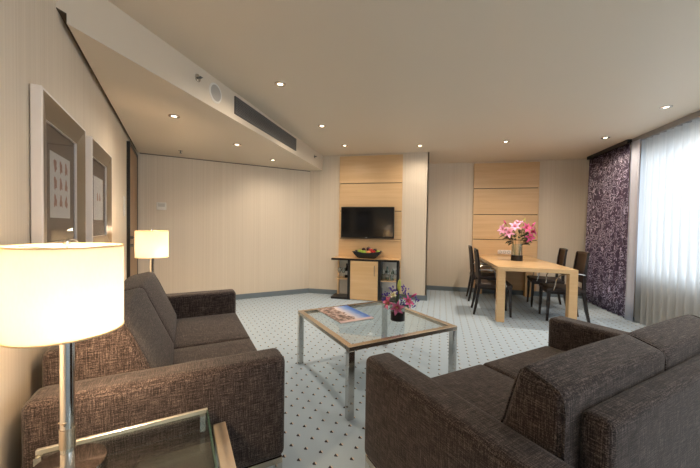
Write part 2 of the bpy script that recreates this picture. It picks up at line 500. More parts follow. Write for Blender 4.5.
def sprinkler(label, loc, side):
    t = thing('sprinkler', label, 'sprinkler', loc, 0, 'fire sprinklers')
    if side:   # sidewall head sticking out of the bulkhead face (+x)
        MB().lathe([(0, 0), (.032, 0), (.030, .006), (.012, .010), (0, .010)], 20).build('escutcheon', CHROME, t, rot=(0, PI/2, 0))
        MB().tube([(.008, 0, 0), (.035, 0, 0)], .009, 10).box((.033, -.016, .002), (.040, .016, .006)).build('spray_head', GREY, t)
    else:
        MB().lathe([(0, 0), (.030, 0), (.028, -.006), (.012, -.009), (0, -.009)], 20).build('escutcheon', CHROME, t)
        MB().tube([(0, 0, -.006), (0, 0, -.035)], .008, 10).lathe([(0, -.036), (.016, -.035), (.016, -.031), (0, -.031)], 14).build('spray_head', GREY, t)
sprinkler('small ceiling sprinkler under the dropped ceiling near the back wall', (-3.33, 3.74, HS), False)
sprinkler('sidewall sprinkler on bulkhead face beside the round speaker', (XBK, 2.225, 2.453), True)
sprinkler('sidewall sprinkler at the far end of bulkhead beyond the air vent', (XBK-.002, 5.066, 2.446), True)

sk = thing('ceiling_speaker', 'round white speaker grille on the bulkhead between sprinkler and air vent', 'speaker', (XBK, 2.452, 2.424))
MB().lathe([(.070, 0), (.070, .006), (.082, .006), (.087, 0)], 36).build('rim', WHITE, sk, rot=(0, PI/2, 0))
MB().lathe([(0, .004), (.070, .004), (.070, 0)], 36).build('grille', simple('pale grey speaker mesh', (178, 172, 164), .6, var=.2, nscale=260), sk, rot=(0, PI/2, 0))

av = thing('air_vent', 'long dark grey rectangular air vent grille on the bulkhead face', 'air vent', (XBK, 2.737, 2.344))
vw, vh = 1.512, .172
MB().box((0, 0, 0), (.012, vw, .012)).box((0, 0, vh-.012), (.012, vw, vh)).box((0, 0, .012), (.012, .012, vh-.012)).box((0, vw-.012, .012), (.012, vw, vh-.012)).build('frame', GREY, av, flat=True)
MB().box((.0005, .012, .012), (.002, vw-.012, vh-.012)).build('backing', BLACK, av, flat=True)
sl = MB()
for k in range(9): sl.box((.003, .012, .018+k*.0165), (.011, vw-.012, .0225+k*.0165))
for k in range(60): sl.box((.003, .02+k*.025, .012), (.008, .0245+k*.025, vh-.012))
sl.build('louvre_slats', simple('dark louvre metal', (138, 134, 130), .5, .2), av, flat=True)

# ------------------------------------------------------------------ pictures on the left wall
def picture(label, y0, y1, z0, z1, motifs, group):
    t = thing('picture_frame', label, 'picture', L(XL+.003, y0, z0), ANG, group)
    MB().box((-.003, .02, .02), (.002, y1-y0-.02, z1-z0-.02)).build('backing', BLACK, t, flat=True)
    W, Hh = y1-y0, z1-z0; D = .039; b = .111; di = .014       # bevelled border sloping in to the mat
    f = MB()
    def loop(i, d): return [f.bm.verts.new(p) for p in ((d, i, i), (d, W-i, i), (d, W-i, Hh-i), (d, i, Hh-i))]
    prof = [(.004, .0), (0, .004), (0, D-.003), (.003, D), (.012, D)]
    rs = [loop(i, d) for i, d in prof]
    for a, c in zip(rs, rs[1:]):
        for k in range(4): f.bm.faces.new((a[k], a[(k+1)%4], c[(k+1)%4], c[k]))
    f.build('outer_edge', SILVER, t, flat=True)
    g = MB()
    def loop2(i, d): return [g.bm.verts.new(p) for p in ((d, i, i), (d, W-i, i), (d, W-i, Hh-i), (d, i, Hh-i))]
    rs = [loop2(.012, D), loop2(b, di+.006)]
    for k in range(4): g.bm.faces.new((rs[0][k], rs[0][(k+1)%4], rs[1][(k+1)%4], rs[1][k]))
    g.build('sloping_border', TAUPE, t, flat=True)
    h = MB()
    def loop3(i, d): return [h.bm.verts.new(p) for p in ((d, i, i), (d, W-i, i), (d, W-i, Hh-i), (d, i, Hh-i))]
    rs = [loop3(b, di+.006), loop3(b+.002, di+.006), loop3(b+.002, .008)]
    for a, c in zip(rs, rs[1:]):
        for k in range(4): h.bm.faces.new((a[k], a[(k+1)%4], c[(k+1)%4], c[k]))
    h.build('inner_lip', SILVER, t, flat=True)
    MB().box((.002, b, b), (.008, W-b, Hh-b)).build('mat_board', MAT_, t, flat=True)
    pw, ph = .308, .318; cx, cz = W/2, Hh/2
    p = MB(); p.box((.008, cx-pw/2, cz-ph/2), (.0092, cx+pw/2, cz+ph/2)); p.mi = 1
    for r, c in motifs:
        my = cx + (c-1)*.085; mz = cz + .012 + (1-r)*.088
        for q in range(3):
            ring = []
            for k in range(14):
                a = 2*PI*k/14; rad = 1 + .28*math.sin(3*a + r + c + q)
                ring.append(p.bm.verts.new((.0094+.0002*q, my + (.020*math.cos(a)*rad*(.55 if q else 1)) + (q-.5)*.008*(q > 0), mz + .030*math.sin(a)*rad*(.5 if q else 1) + (.012 if q == 1 else -.012 if q == 2 else 0))))
            fc = p.bm.faces.new(ring); fc.material_index = 1
    p.build('print', [PAPER, RUST], t, flat=True)
    MB().box((.0108, b+.002, b+.002), (.0116, W-b-.002, Hh-b-.002)).build('glass', PICGLASS, t, flat=True)
picture('silver and bronze framed print of nine red motifs, nearer the table lamp', 1.776, 2.483, 1.043, 1.822, [(r, c) for r in range(3) for c in range(3)], 'framed prints on the left wall')
picture('silver and bronze framed print of two red motifs, nearer the door', 2.645, 3.353, 1.043, 1.825, [(1, .6), (1, 1.5)], 'framed prints on the left wall')

sw = thing('light_switch', 'narrow upright white switch plate on left wall beside the door', 'light switch', L(XL, 4.31, 1.335), ANG)
MB().box((0, 0, 0), (.008, .085, .225), .003, 2).build('plate', WHITE, sw)
for k in range(3): MB().box((.008, .014, .014+k*.068), (.013, .071, .072+k*.068), .002, 2).build('rocker', WHITE, sw)
th = thing('thermostat', 'small white square thermostat on the back wall above the far lamp', 'thermostat', L(-.281, YB, 1.466), ANG)
MB().box((0, -.022, 0), (.129, 0, .112), .006, 2).build('housing', WHITE, th)
MB().box((.02, -.024, .045), (.109, -.022, .095)).build('display', simple('pale display', (196, 192, 184), .3), th, flat=True)

# ------------------------------------------------------------------ maple wall panelling
def panel(label, x0, x1, ywall, zs, depth=.03, ledge=False):
    t = thing('maple_panel', label, 'panel', (x0, ywall, 0))
    for a, b in zip(zs, zs[1:]):
        MB().box((0, -depth, a+.006), (x1-x0, -.004, b-.006), .003, 2).build('board', MAPLE, t, wn=True)
    MB().box((.012, -.005, zs[0]), (x1-x0-.012, 0, zs[-1]-.02)).build('backing', GAP, t, flat=True)
    if ledge: MB().box((.235, -depth-.006, 1.0), (x1-x0-.002, -depth, 1.043), .003, 2).build('cable_ledge', MAPLE, t)
panel('light maple wall panel of stacked boards behind the television', -1.487, -.353, YT, [.087, .55, 1.045, 1.540, 2.036, 2.532], ledge=True)
panel('light maple wall panel of stacked boards behind the dining table', .962, 2.118, YD, [.087, .555, 1.05, 1.535, 2.04, 2.535])

# ------------------------------------------------------------------ television
tv = thing('television', 'black flat-screen television mounted on maple panel above minibar', 'television', (-.952, YT-.0312, 1.335))
tw, tH = .475, .276
MB().box((-tw, -.085, -tH), (tw, -.045, tH), .006, 2).build('housing', PLAST, tv, wn=True)
MB().box((-tw+.014, -.0862, -tH+.022), (tw-.014, -.0852, tH-.014)).build('screen', SCREEN, tv, flat=True)
MB().box((-.25, -.045, -.18), (.25, 0, .18)).build('wall_bracket', PLAST, tv, flat=True)
lg = MB(); lg.lathe([(0, 0), (.008, 0), (.008, .001), (0, .001)], 14)
lg.build('logo_mark', WHITE, tv, loc=(-.012, -.0856, -tH+.011), rot=(PI/2, 0, 0))

# ------------------------------------------------------------------ minibar cabinet
CY = 5.19                                                       # front plane
mb = thing('minibar_cabinet', 'low maple and black minibar cabinet under the television', 'cabinet', (-1.535, CY, 0))
cw = 1.175; cd = YT-.032-CY; ct = .712
t_ = MB(); t_.box((0, .012, ct-.026), (cw, cd, ct))
t_.build('worktop', MAPLET, mb, flat=True)
MB().box((0, 0, ct-.036), (cw, .012, ct-.002)).box((0.0, .012, ct-.036), (cw, cd, ct-.026)).build('worktop_edge', BLACK, mb, flat=True)
MB().box((0, 0, .0), (.345, cd, .035)).build('plinth_shelf', BLACK, mb, flat=True)
MB().box((.05, .24, .035), (.075, cd, ct-.036)).build('side_post', MAPLE, mb, flat=True)
for x in (.295, .822): MB().box((x, 0, .035 if x < .5 else 0), (x+.045, cd, ct-.036)).build('divider', BLACK, mb, flat=True)
for py in (0, cd-.03): MB().box((1.13, py, .0), (1.16, py+.03, ct-.036)).build('side_post', BLACK, mb, flat=True)
MB().box((.867, .0, .0), (1.13, cd, .03)).build('plinth_shelf', BLACK, mb, flat=True)
MB().box((.34, .02, .02), (.822, cd, ct-.036)).build('carcass', MAPLE, mb, flat=True)
dd = MB().box((.343, 0, .012), (.819, .02, ct-.04), .002, 1).build('door', MAPLET, mb, wn=True)
MB().tube([(.762, 0, .43), (.762, -.028, .43), (.762, -.028, .60), (.762, 0, .60)], .006, 8).build('handle', STEEL, dd)
MB().box((.075, .06, .335), (.295, cd, .35)).build('shelf', MAPLE, mb, flat=True)
MB().box((.867, .04, .335), (1.13, cd, .35)).build('shelf', MAPLE, mb, flat=True)
MB().box((.867, .20, .20), (1.13, cd, .335)).build('drawer_box', WHITE, mb, flat=True)
MB().box((.078, cd-.012, .035), (.295, cd, ct-.036)).build('back_lining', WHITE, mb, flat=True)
MB().box((.867, cd-.012, .03), (1.13, cd, ct-.036)).build('back_lining', WHITE, mb, flat=True)

def tumbler(loc, label, r=.035, h=.10):
    o = MB().lathe([(0, 0), (r*.85, 0), (r, h), (r-.002, h), (r*.82, .008), (0, .008)], 20).build('tumbler', CUTG, loc=loc)
    return tag(o, label, 'glass', 'glasses in the minibar')
def wineglass(loc, label, h=.18):
    t = thing('wine_glass', label, 'glass', loc, 0, 'glasses in the minibar')
    MB().lathe([(0, 0), (.034, 0), (.032, .003), (.004, .008), (.004, h*.45), (0, h*.45)], 20).build('foot', CUTG, t)
    MB().lathe([(0, h*.45), (.02, h*.5), (.036, h*.68), (.036, h*.85), (.030, h), (.029, h), (.034, h*.85), (.034, h*.68), (.018, h*.52), (0, h*.475)], 22).build('bowl', CUTG, t)
def bottle(loc, label, mat, h=.22, r=.032, cap=WHITE):
    t = thing('bottle', label, 'bottle', loc, 0, 'bottles in the minibar')
    MB().lathe([(0, 0), (r, 0), (r, h*.58), (r*.4, h*.76), (r*.36, h*.92), (0, h*.92)], 20).build('body', mat, t)
    MB().lathe([(0, h*.92), (r*.42, h*.92), (r*.42, h), (0, h)], 14).build('cap', cap, t)
    MB().lathe([(r*1.01, h*.2), (r*1.01, h*.48)], 20).build('paper_label', PAPER, t)
sx0, sz = -1.535, .351
wineglass((sx0+.12, CY+.13, sz), 'wine glass on the left minibar shelf, nearest the outer side')
wineglass((sx0+.20, CY+.10, sz), 'wine glass on the left minibar shelf, in front of the dark bottle')
bottle((sx0+.235, CY+.19, sz), 'dark bottle standing on the left minibar shelf', simple('black bottle glass', (20, 22, 20), .1), .25, .036, BLACK)
wineglass((sx0+.905, CY+.10, sz), 'wine glass on the right minibar shelf, beside the cabinet door')
bottle((sx0+.960, CY+.17, sz), 'clear bottle on the right minibar shelf behind the glasses', BOTTLE, .25)
wineglass((sx0+.985, CY+.09, sz), 'wine glass on the right minibar shelf, second from the door')
tumbler((sx0+1.045, CY+.085, sz), 'short tumbler on the right minibar shelf between wine glass and side panel')
bottle((sx0+1.050, CY+.18, sz), 'clear bottle on the right minibar shelf near the outer side', BOTTLE, .21, .030)
wineglass((sx0+1.095, CY+.15, sz), 'wine glass on the right minibar shelf against the outer side panel')

# fruit bowl with flared pointed corners
bx, by, bz = -.925, CY+.148, ct+.001; FS = 1.22
fb = thing('fruit_bowl', 'black square bowl with flared pointed corners on the minibar top', 'bowl', (bx, by, bz))
bo = MB(); rings = []
for hw, z, tip in ((0.0, .004, 0), (.10, 0, 0), (.125, .012, 0), (.165, .055, .005), (.19, .082, .022), (.184, .082, .022), (.158, .055, .005), (.118, .018, 0), (0.0, .016, 0)):
    ring = []
    for k in range(24):
        a = 2*PI*k/24; c_, s_ = math.cos(a), math.sin(a); m = max(abs(c_), abs(s_))
        cor = (abs(math.sin(2*a)))**4
        ring.append(bo.bm.verts.new((hw*c_/m**.75*(1+.1*cor)*1.05, hw*s_/m**.75*(1+.1*cor)*.72, z + tip*cor)))
    rings.append(ring)
for a, b in zip(rings, rings[1:]):
    for k in range(24):
        try: bo.bm.faces.new((a[k], a[(k+1)%24], b[(k+1)%24], b[k])).smooth = True
        except ValueError: pass
bmesh.ops.remove_doubles(bo.bm, verts=bo.bm.verts[:], dist=.0005)
bmesh.ops.scale(bo.bm, vec=(FS, FS*.74, FS), verts=bo.bm.verts[:])
bo.build('bowl_shell', BLACK, fb)
def fruit(name, label, cat, mat, p, r, group='fruit in the black bowl', stem=True):
    t = thing(name, label, cat, (bx+p[0]*FS, by+p[1]*FS*.74, bz+p[2]*FS+.016), random.uniform(0, 6), group); r *= FS
    MB().lathe([(0, -.82*r), (.35*r, -.88*r), (.75*r, -.6*r), (r, 0), (.88*r, .5*r), (.5*r, .82*r), (.18*r, .84*r), (0, .72*r)], 18).build('flesh', mat, t)
    if stem: MB().tube([(0, 0, .7*r), (.05*r, 0, 1.15*r)], .0025, 6).build('stem', DARKW, t)
fruit('apple', 'green apple at the left side of the fruit bowl', 'apple', APPLE_G, (-.105, -.02, .075), .036)
fruit('apple', 'green apple beside the left one at the front of fruit bowl', 'apple', APPLE_G, (-.045, -.058, .070), .036)
fruit('peach', 'peach at front middle of the fruit bowl', 'peach', PEACH, (.025, -.06, .068), .034)
fruit('apple', 'red apple at front right of the fruit bowl', 'apple', APPLE_R, (.092, -.045, .072), .035)
fruit('apple', 'yellow green apple at the right end of fruit bowl', 'apple', APPLE_G, (.150, .0, .078), .028)
fruit('plum', 'dark plum on top toward the left of the fruit pile', 'plum', PLUM, (-.055, .012, .108), .030)
fruit('plum', 'dark plum topmost at the middle of fruit pile', 'plum', PLUM, (.012, .022, .118), .032)
fruit('plum', 'dark plum on top toward the right of the fruit pile', 'plum', PLUM, (.105, .03, .100), .028)
fruit('apple', 'red apple resting in the middle of the fruit pile', 'apple', APPLE_R, (.048, -.008, .098), .033)

# ------------------------------------------------------------------ coffee table (1 m square, chrome frame, inset glass)
X0, X1, Y0, Y1, CTZ = .960, 1.938, 1.724, 2.700, .48
ctb = thing('coffee_table', 'square glass coffee table with chrome frame on the carpet between the sofas', 'coffee table', L(X0, Y0), ANG)
W_, D_ = X1-X0, Y1-Y0; fw = .045
cf = MB()
cf.box((0, 0, CTZ-.03), (W_, fw, CTZ), .002, 1).box((0, D_-fw, CTZ-.03), (W_, D_, CTZ), .002, 1)
cf.box((0, fw, CTZ-.03), (fw, D_-fw, CTZ), .002, 1).box((W_-fw, fw, CTZ-.03), (W_, D_-fw, CTZ), .002, 1)
cf.build('top_frame', STEEL, ctb, flat=True)
gl = MB().box((fw, fw, CTZ-.012), (W_-fw, D_-fw, CTZ-.002)).build('glass_top', GLASS, ctb, flat=True)
for x in (0, W_-fw):
    for y in (0, D_-fw):
        MB().box((x, y, 0), (x+fw, y+fw, CTZ-.03), .002, 1).build('leg', CHROME, ctb, flat=True)

mg = thing('magazine', 'magazine with a blue sky and crowd cover lying on the coffee table', 'magazine', L(1.133, 2.170, CTZ), ANG + .02)
mw, mh = .318, .470
pg = MB().box((.002, .002, .0005), (mw-.002, mh-.002, .0075)).build('pages', PAPER, mg, flat=True)
MB().box((0, 0, .0075), (mw, mh, .0085)).build('cover', COVER, mg, flat=True)

def petal_ring(mb_, n, length, width, flare, twist=0, cup=.35, z0=0):
    for k in range(n):
        a = 2*PI*k/n + twist
        sc = 1 - .06*(k % 2)
        rows = []
        for i in range(7):
            t = i/6
            w = width*math.sin(PI*min(1, .12+.88*t))**.8*sc if t < 1 else .001
            ang = flare*(t**1.2)
            r = length*sc*(math.sin(ang)*t*.95 + .03); z = z0 + length*sc*t*math.cos(ang*.9)*.9
            row = []
            for j, s_ in enumerate((-1, 0, 1)):
                x = r; y = s_*w; zz = z + (abs(s_)*w*cup)
                row.append(mb_.bm.verts.new((x*math.cos(a)-y*math.sin(a), x*math.sin(a)+y*math.cos(a), zz)))
            rows.append(row)
        for p_, q_ in zip(rows, rows[1:]):
            for j in range(2):
                f = mb_.bm.faces.new((p_[j], p_[j+1], q_[j+1], q_[j])); f.smooth = True
def leaf(mb_, base, d, length, width, droop=.3):
    d = Vector(d).normalized(); base = Vector(base); side = d.cross(Vector((0, 0, 1)))
    side = side.normalized() if side.length > 1e-3 else Vector((1, 0, 0)); rows = []
    for i in range(6):
        t = i/5; c = base + d*length*t + Vector((0, 0, -droop*length*t*t)); w = width*math.sin(PI*min(.98, .1+.9*t))
        rows.append([mb_.bm.verts.new(c + side*w*s_ + Vector((0, 0, abs(s_)*w*.3))) for s_ in (-1, 0, 1)])
    for p_, q_ in zip(rows, rows[1:]):
        for j in range(2):
            f = mb_.bm.faces.new((p_[j], p_[j+1], q_[j+1], q_[j])); f.smooth = True
def aim(d):
    return Vector((0, 0, 1)).rotation_difference(Vector(d).normalized()).to_euler()
def lily(base, head, facing, label, mat, group, size=.085, bud=False, leaves=3, name='lily', axis=None):
    axis = axis or ((cvx, cvy) if group == G1 else (dvx, dvy))
    t = thing(name, label, 'flower', base, 0, group)
    hp = Vector(head) - Vector(base); fd = Vector(facing).normalized()
    mid = Vector((hp.x*.2, hp.y*.2, hp.z*.52))
    pts = [Vector((0, 0, 0)), mid*.5, mid, (mid+hp)*.5 + Vector((0, 0, .012)), hp]
    MB().tube(pts, .0028, 6).build('stem', STEM, t)
    if bud:
        MB().lathe([(0, 0), (size*.10, size*.1), (size*.17, size*.45), (size*.12, size*.85), (0, size*1.05)], 10).build('bud', mat, t, loc=hp, rot=aim(fd))
    else:
        b = MB(); petal_ring(b, 3, size, size*.25, 1.15, .3, .3, .0); petal_ring(b, 3, size*.96, size*.19, 1.25, .3+PI/3, .3, -.004)
        b.build('petals', mat, t, loc=hp, rot=aim(fd))
        st = MB()
        for k in range(6):
            a = 2*PI*k/6; e = Vector((.016*math.cos(a), .016*math.sin(a), size*.6))
            st.tube([(0, 0, .005), (e.x*.5, e.y*.5, e.z*.6), e], .0009, 5)
            st.mi = 1; st.box((e.x-.002, e.y-.004, e.z), (e.x+.002, e.y+.004, e.z+.003)); st.mi = 0
        st.build('stamens', [BUDM, ANTHER], t, loc=hp, rot=aim(fd))
    lf = MB()
    for k in range(leaves):
        q = mid.lerp(hp, .06 + .7*k/max(1, leaves)); a = math.atan2(hp.y+base[1]-axis[1], hp.x+base[0]-axis[0]) + random.uniform(-.6, .6)
        leaf(lf, q, (math.cos(a), math.sin(a), random.uniform(-.1, .7)), random.uniform(.07, .11)*size/.085, .022*size/.085)
    if leaves: lf.build('leaves', LEAF, t)

def vase(label, loc, r, h, dark, flare=1.0):
    t = thing('glass_vase', label, 'vase', loc)
    MB().lathe([(0, .006), (r*.95, .006), (r*.98, dark), (r*flare, h), (r*flare-.003, h), (r*.93, dark), (0, dark-.002)], 28).build('glass_wall', VASEG, t)
    MB().lathe([(0, 0), (r*1.0, 0), (r*1.005, dark), (0, dark)], 28).build('dark_base', BLACK if dark > .06 else WATER, t)
    return t
# bouquet on the coffee table
cvx, cvy = -.187, 2.618
vase('glass vase with dark lower half and mixed flowers on the coffee table', (cvx, cvy, CTZ), .060, .128, .075)
G1 = 'flowers in the coffee table vase'
zb = CTZ + .078
def cv(dx, dy, z): return (cvx+dx, cvy+dy, z)
lily(cv(-.01, -.01, zb), cv(-.060, -.05, .625), (-.8, -.7, .35), 'open pink lily leaning out at the left of coffee table bouquet', MAG, G1, .072)
lily(cv(.0, -.02, zb), cv(.0, -.075, .605), (.0, -1, .05), 'open pink lily facing forward low over the rim of the coffee table vase', MAG, G1, .072)
lily(cv(.02, .0, zb), cv(.065, -.02, .635), (.8, -.5, .5), 'deep pink lily leaning out at the right of coffee table bouquet', HOT, G1, .072)
lily(cv(.01, .01, zb), cv(.105, .02, .672), (.8, -.1, .6), 'closed pink lily bud at the right of coffee table bouquet', HOT, G1, .06, True, 0)
lily(cv(.0, .01, zb), cv(.005, .0, .720), (.05, 0, 1), 'tall yellow green bud at the top of coffee table bouquet', BUDM, G1, .10, True, 2)
lily(cv(-.01, .0, zb), cv(-.03, -.03, .680), (-.5, -.4, .8), 'small cream flower beside the yellow green bud of the coffee table bouquet', CREAM, G1, .05, False, 1)
def sprig(base, tips, label, group, n=11, r=.0085):
    t = thing('statice_sprig', label, 'flower', base, 0, group)
    s_ = MB()
    for tip in tips:
        f_ = MB()
        e = Vector(tip) - Vector(base)
        s_.tube([(0, 0, 0), (e.x*.3, e.y*.3, e.z*.55), (e.x*.8, e.y*.8, e.z*.9), e], .0014, 5)
        for k in range(n):
            c = e + Vector((random.gauss(0, .014), random.gauss(0, .014), random.gauss(0, .014)))
            rr = r*random.uniform(.6, 1.1)
            m_ = Matrix.Translation(c) @ Matrix.Scale(rr, 4)
            g_ = bmesh.ops.create_icosphere(f_.bm, subdivisions=1, radius=1, matrix=m_)
            for v in g_['verts']:
                for q in v.link_faces: q.smooth = True
        f_.build('florets', VIOLET, t)
    s_.build('stems', STEM, t)
sprig(cv(-.02, .0, zb), [cv(-.115, .01, .640), cv(-.10, .02, .690)], 'violet statice sprig sticking out farthest left of coffee table bouquet', G1)
sprig(cv(-.01, .02, zb), [cv(-.065, .03, .725), cv(-.02, .05, .715)], 'violet statice sprig behind the bud at the top left of coffee table bouquet', G1)
sprig(cv(.01, .02, zb), [cv(.045, .04, .740), cv(.06, .05, .70)], 'violet statice sprig upright at the top right of coffee table bouquet', G1)
sprig(cv(.02, .01, zb), [cv(.15, .02, .650), cv(.125, .0, .615)], 'violet statice sprig sticking out farthest right of coffee table bouquet', G1)
sprig(cv(.015, -.02, zb), [cv(.035, -.07, .655), cv(.045, -.06, .620)], 'violet statice sprig at the front between the pink lilies', G1, 7, .008)

# ------------------------------------------------------------------ side tables and lamps
STZ = .48
def side_table(label, x1, y1, group):       # x1,y1: far right corner of the glass plate (sitting-corner coordinates)
    w = .53; t = thing('side_table', label, 'side table', L(x1-w, y1-w), ANG, group)
    z = STZ; lo = .40
    pl = MB().box((.012, 0, z-.012), (w-.006, w-.014, z)).build('glass_top', GLASS, t, flat=True)
    MB().box((w-.006, 0, z-.012), (w, w-.014, z)).build('glass_edge', GREENEDGE, t, flat=True)
    MB().box((0, w-.014, z-.016), (w, w, z+.002), .002, 1).build('edge_rail', RAIL, t, flat=True)
    f = .048; e = .07                        # lower flat frame, wider than the plate on the right
    for fx in (0, w+e-f): MB().box((fx, 0, lo-.02), (fx+f, w, lo)).build('side_rail', SATIN, t, flat=True)
    MB().box((f, .0, lo-.012), (w+e-f, w, lo-.004)).build('lower_glass', GLASS, t, flat=True)
    for px in (.0, w-.03):
        for py in (.0, w-.03): MB().box((px, py, lo), (px+.02, py+.02, z-.016 if px == 0 or py > .1 else z-.012)).build('post', CHROME, t, flat=True)
    for px in (0, w+e-.045):
        for py in (0, w-.045): MB().box((px, py, 0), (px+.045, py+.045, lo-.02)).build('leg', CHROME, t, flat=True)
    return t
st1 = side_table('chrome and glass side table in front of the near sofa arm, under the big lamp', .112, 1.420, 'side tables')
st2 = dup(st1, 'chrome and glass side table beyond the far sofa arm, mostly hidden', L(-.47, 3.42))

def lamp(label, loc, group):
    t = thing('table_lamp', label, 'lamp', loc, ANG, group)
    MB().lathe([(0, 0), (.098, 0), (.100, .004), (.097, .012), (.03, .016), (0, .016)], 40).build('base', CHROME, t)
    MB().tube([(0, 0, .014), (0, 0, .640)], .0185, 20).build('pole', CHROME, t)
    MB().tube([(0, 0, .07), (0, 0, .13)], .0205, 20).tube([(-.02, -.0, .15), (.0, -.026, .15)], .003, 8).build('collar', STEEL, t)
    R_, z0, z1 = .143, .438, .699
    MB().lathe([(R_, z0), (R_, z1), (R_-.003, z1), (R_-.003, z0), (R_, z0)], 64).build('shade', SHADE, t)
    trm = simple('cream shade trim', (226, 200, 150), .6)
    for zz in (z0, z1):
        MB().lathe([(R_-.004, zz-.002), (R_+.0015, zz-.002), (R_+.0015, zz+.002), (R_-.004, zz+.002), (R_-.004, zz-.002)], 64).build('shade_trim', trm, t)
    MB().lathe([(.022, z1-.016), (.105, z1-.016), (.105, z1-.012), (.022, z1-.012), (.022, z1-.016)], 40).build('top_diffuser', simple('brown glass diffuser', (92, 74, 54), .4), t)
    sp = MB()
    for k in range(3):
        a = 2*PI*k/3 + .6
        sp.tube([(0, 0, z1-.012), (R_*math.cos(a)*.98, R_*math.sin(a)*.98, z1-.004)], .002, 6)
    sp.build('spider', STEEL, t)
    MB().tube([(0, 0, .64), (0, 0, .702)], .004, 10).lathe([(0, .702), (.009, .702), (.009, .714), (.004, .719), (0, .719)], 14).build('finial', CHROME, t)
    MB().lathe([(.0186, .52), (.03, .54), (.034, .57), (.022, .60), (.0186, .61)], 18).build('bulb', BULB2, t)
    return t
lamp1 = lamp('large lit table lamp with cream drum shade on the near side table', L(-.300, 1.262, STZ), 'table lamps')
lamp2 = dup(lamp1, 'lit table lamp with cream drum shade beyond the far sofa arm', L(-.225, 3.67, STZ+.002))

# ------------------------------------------------------------------ sofas
def sofa(label, loc, rz, Ln, D, group, lean, hh=.205, inset=.03):
    """local x along the sofa, y from the rear (0) to the front (D)"""
    t = thing('sofa', label, 'sofa', loc, rz, group)
    a = .155; zb_, za, zk = .14, .630, .742
    for x in (0, Ln-a):
        MB().pad((x+a/2, D/2, (zb_+za)/2), (a/2, D/2, (za-zb_)/2), .034, None, 6).build('armrest', TWEED, t)
    MB().pad((Ln/2, .0425, (zb_+zk)/2), (Ln/2-a-inset, .0425, (zk-zb_)/2), .026, None, 6).build('back_frame', TWEED, t)
    MB().box((a-.01, .03, zb_), (Ln-a+.01, D-.03, .285), .01, 2).build('seat_base', TWEED, t, wn=True)
    iw = (Ln-2*a)/2
    def seatfn(P):
        u, v = P.x/(iw/2), (P.y)/((D-.13)/2)
        if P.z > 0: P.z += .016*max(0, 1-u*u)*max(0, 1-v*v)
        return P
    for k in (0, 1):
        MB().pad((a+iw*(k+.5), .13+(D-.13)/2, .357), (iw/2-.002, (D-.13)/2, .076), .026, seatfn, 8).build('seat_cushion', TWEED, t)
    dp = .115; wide = iw/2+.012
    def front(w):
        for (w0, f0), (w1, f1) in zip(lean, lean[1:]):
            if w <= w1: return f0 + (f1-f0)*(w-w0)/(w1-w0)
        return lean[-1][1]
    def backfn(P):
        w = min(1, max(0, (P.z+hh)/(2*hh))); v = (P.y/dp+1)/2       # wedge: thick at the seat, thin at the ridge
        u = P.x/wide
        y = .084 + (front(w)-.084)*v
        if P.y > 0: y += .016*max(0, 1-u*u)*max(0, 1-(P.z/hh)**2)
        z = P.z - .040*(1-v)*max(0, (w-.55)/.45)
        if P.z > 0: z += .005*max(0, 1-u*u)
        return Vector((P.x, y, z))
    for k in (0, 1):
        cx = a+iw*(k+.5)
        c = MB().pad((cx, 0, .435+hh), (wide, dp, hh), .036, backfn, 10).build('back_cushion', TWEED, t)
        for sx in (-1, 1):                         # the seam around each end
            pr = []
            for j in range(40):
                q = 2*PI*j/40; cc, s_ = math.cos(q), math.sin(q); m = (abs(cc)**7+abs(s_)**7)**(1/7)
                P = backfn(Vector((sx*(wide-.014), dp*.985*cc/m, hh*.985*s_/m)))
                pr.append((cx+P.x, P.y, .435+hh+P.z))
            MB().tube(pr, .004, 6, closed=True).build('piping', TWEED, c)
    rail = MB()
    for y in (.012, D-.047): rail.box((.012, y, zb_-.028), (Ln-.012, y+.035, zb_))
    for x in (.012, Ln-.047): rail.box((x, .047, zb_-.028), (x+.035, D-.047, zb_))
    rail.build('base_rail', STEEL, t, flat=True)
    for x in (.012, Ln-.047):
        for y in (.012, D-.047): MB().box((x, y, 0), (x+.035, y+.035, zb_-.028)).build('leg', CHROME, t, flat=True)
    return t
sofa('brown tweed two-seat sofa against the left wall between the lamps', L(-.440, 3.245), ANG-PI/2-.018, 1.80, .928, 'brown tweed sofas', [(0, .45), (.5, .355), (.88, .285), (1, .270)], .212)
sofa('brown tweed two-seat sofa seen from behind at the right', L(.776, .368), ANG-.018, 1.675, .909, 'brown tweed sofas', [(0, .345), (.5, .268), (.88, .226), (1, .215)], .201, .065)

# ------------------------------------------------------------------ dining table, chairs
dt = thing('dining_table', 'long light maple dining table set against the panelled wall', 'table', (1.0, 4.525, 0), -.020)
tw_, td_, tz, lg_ = .945, 1.955, .747, .098
MB().box((0, 0, tz-.055), (tw_, td_, tz), .003, 2).build('tabletop', MAPLET, dt, wn=True)
for x in (0, tw_-lg_):
    for y in (0, td_-lg_): MB().box((x, y, 0), (x+lg_, y+lg_, tz-.055), .003, 2).build('leg', MAPLET, dt, wn=True)

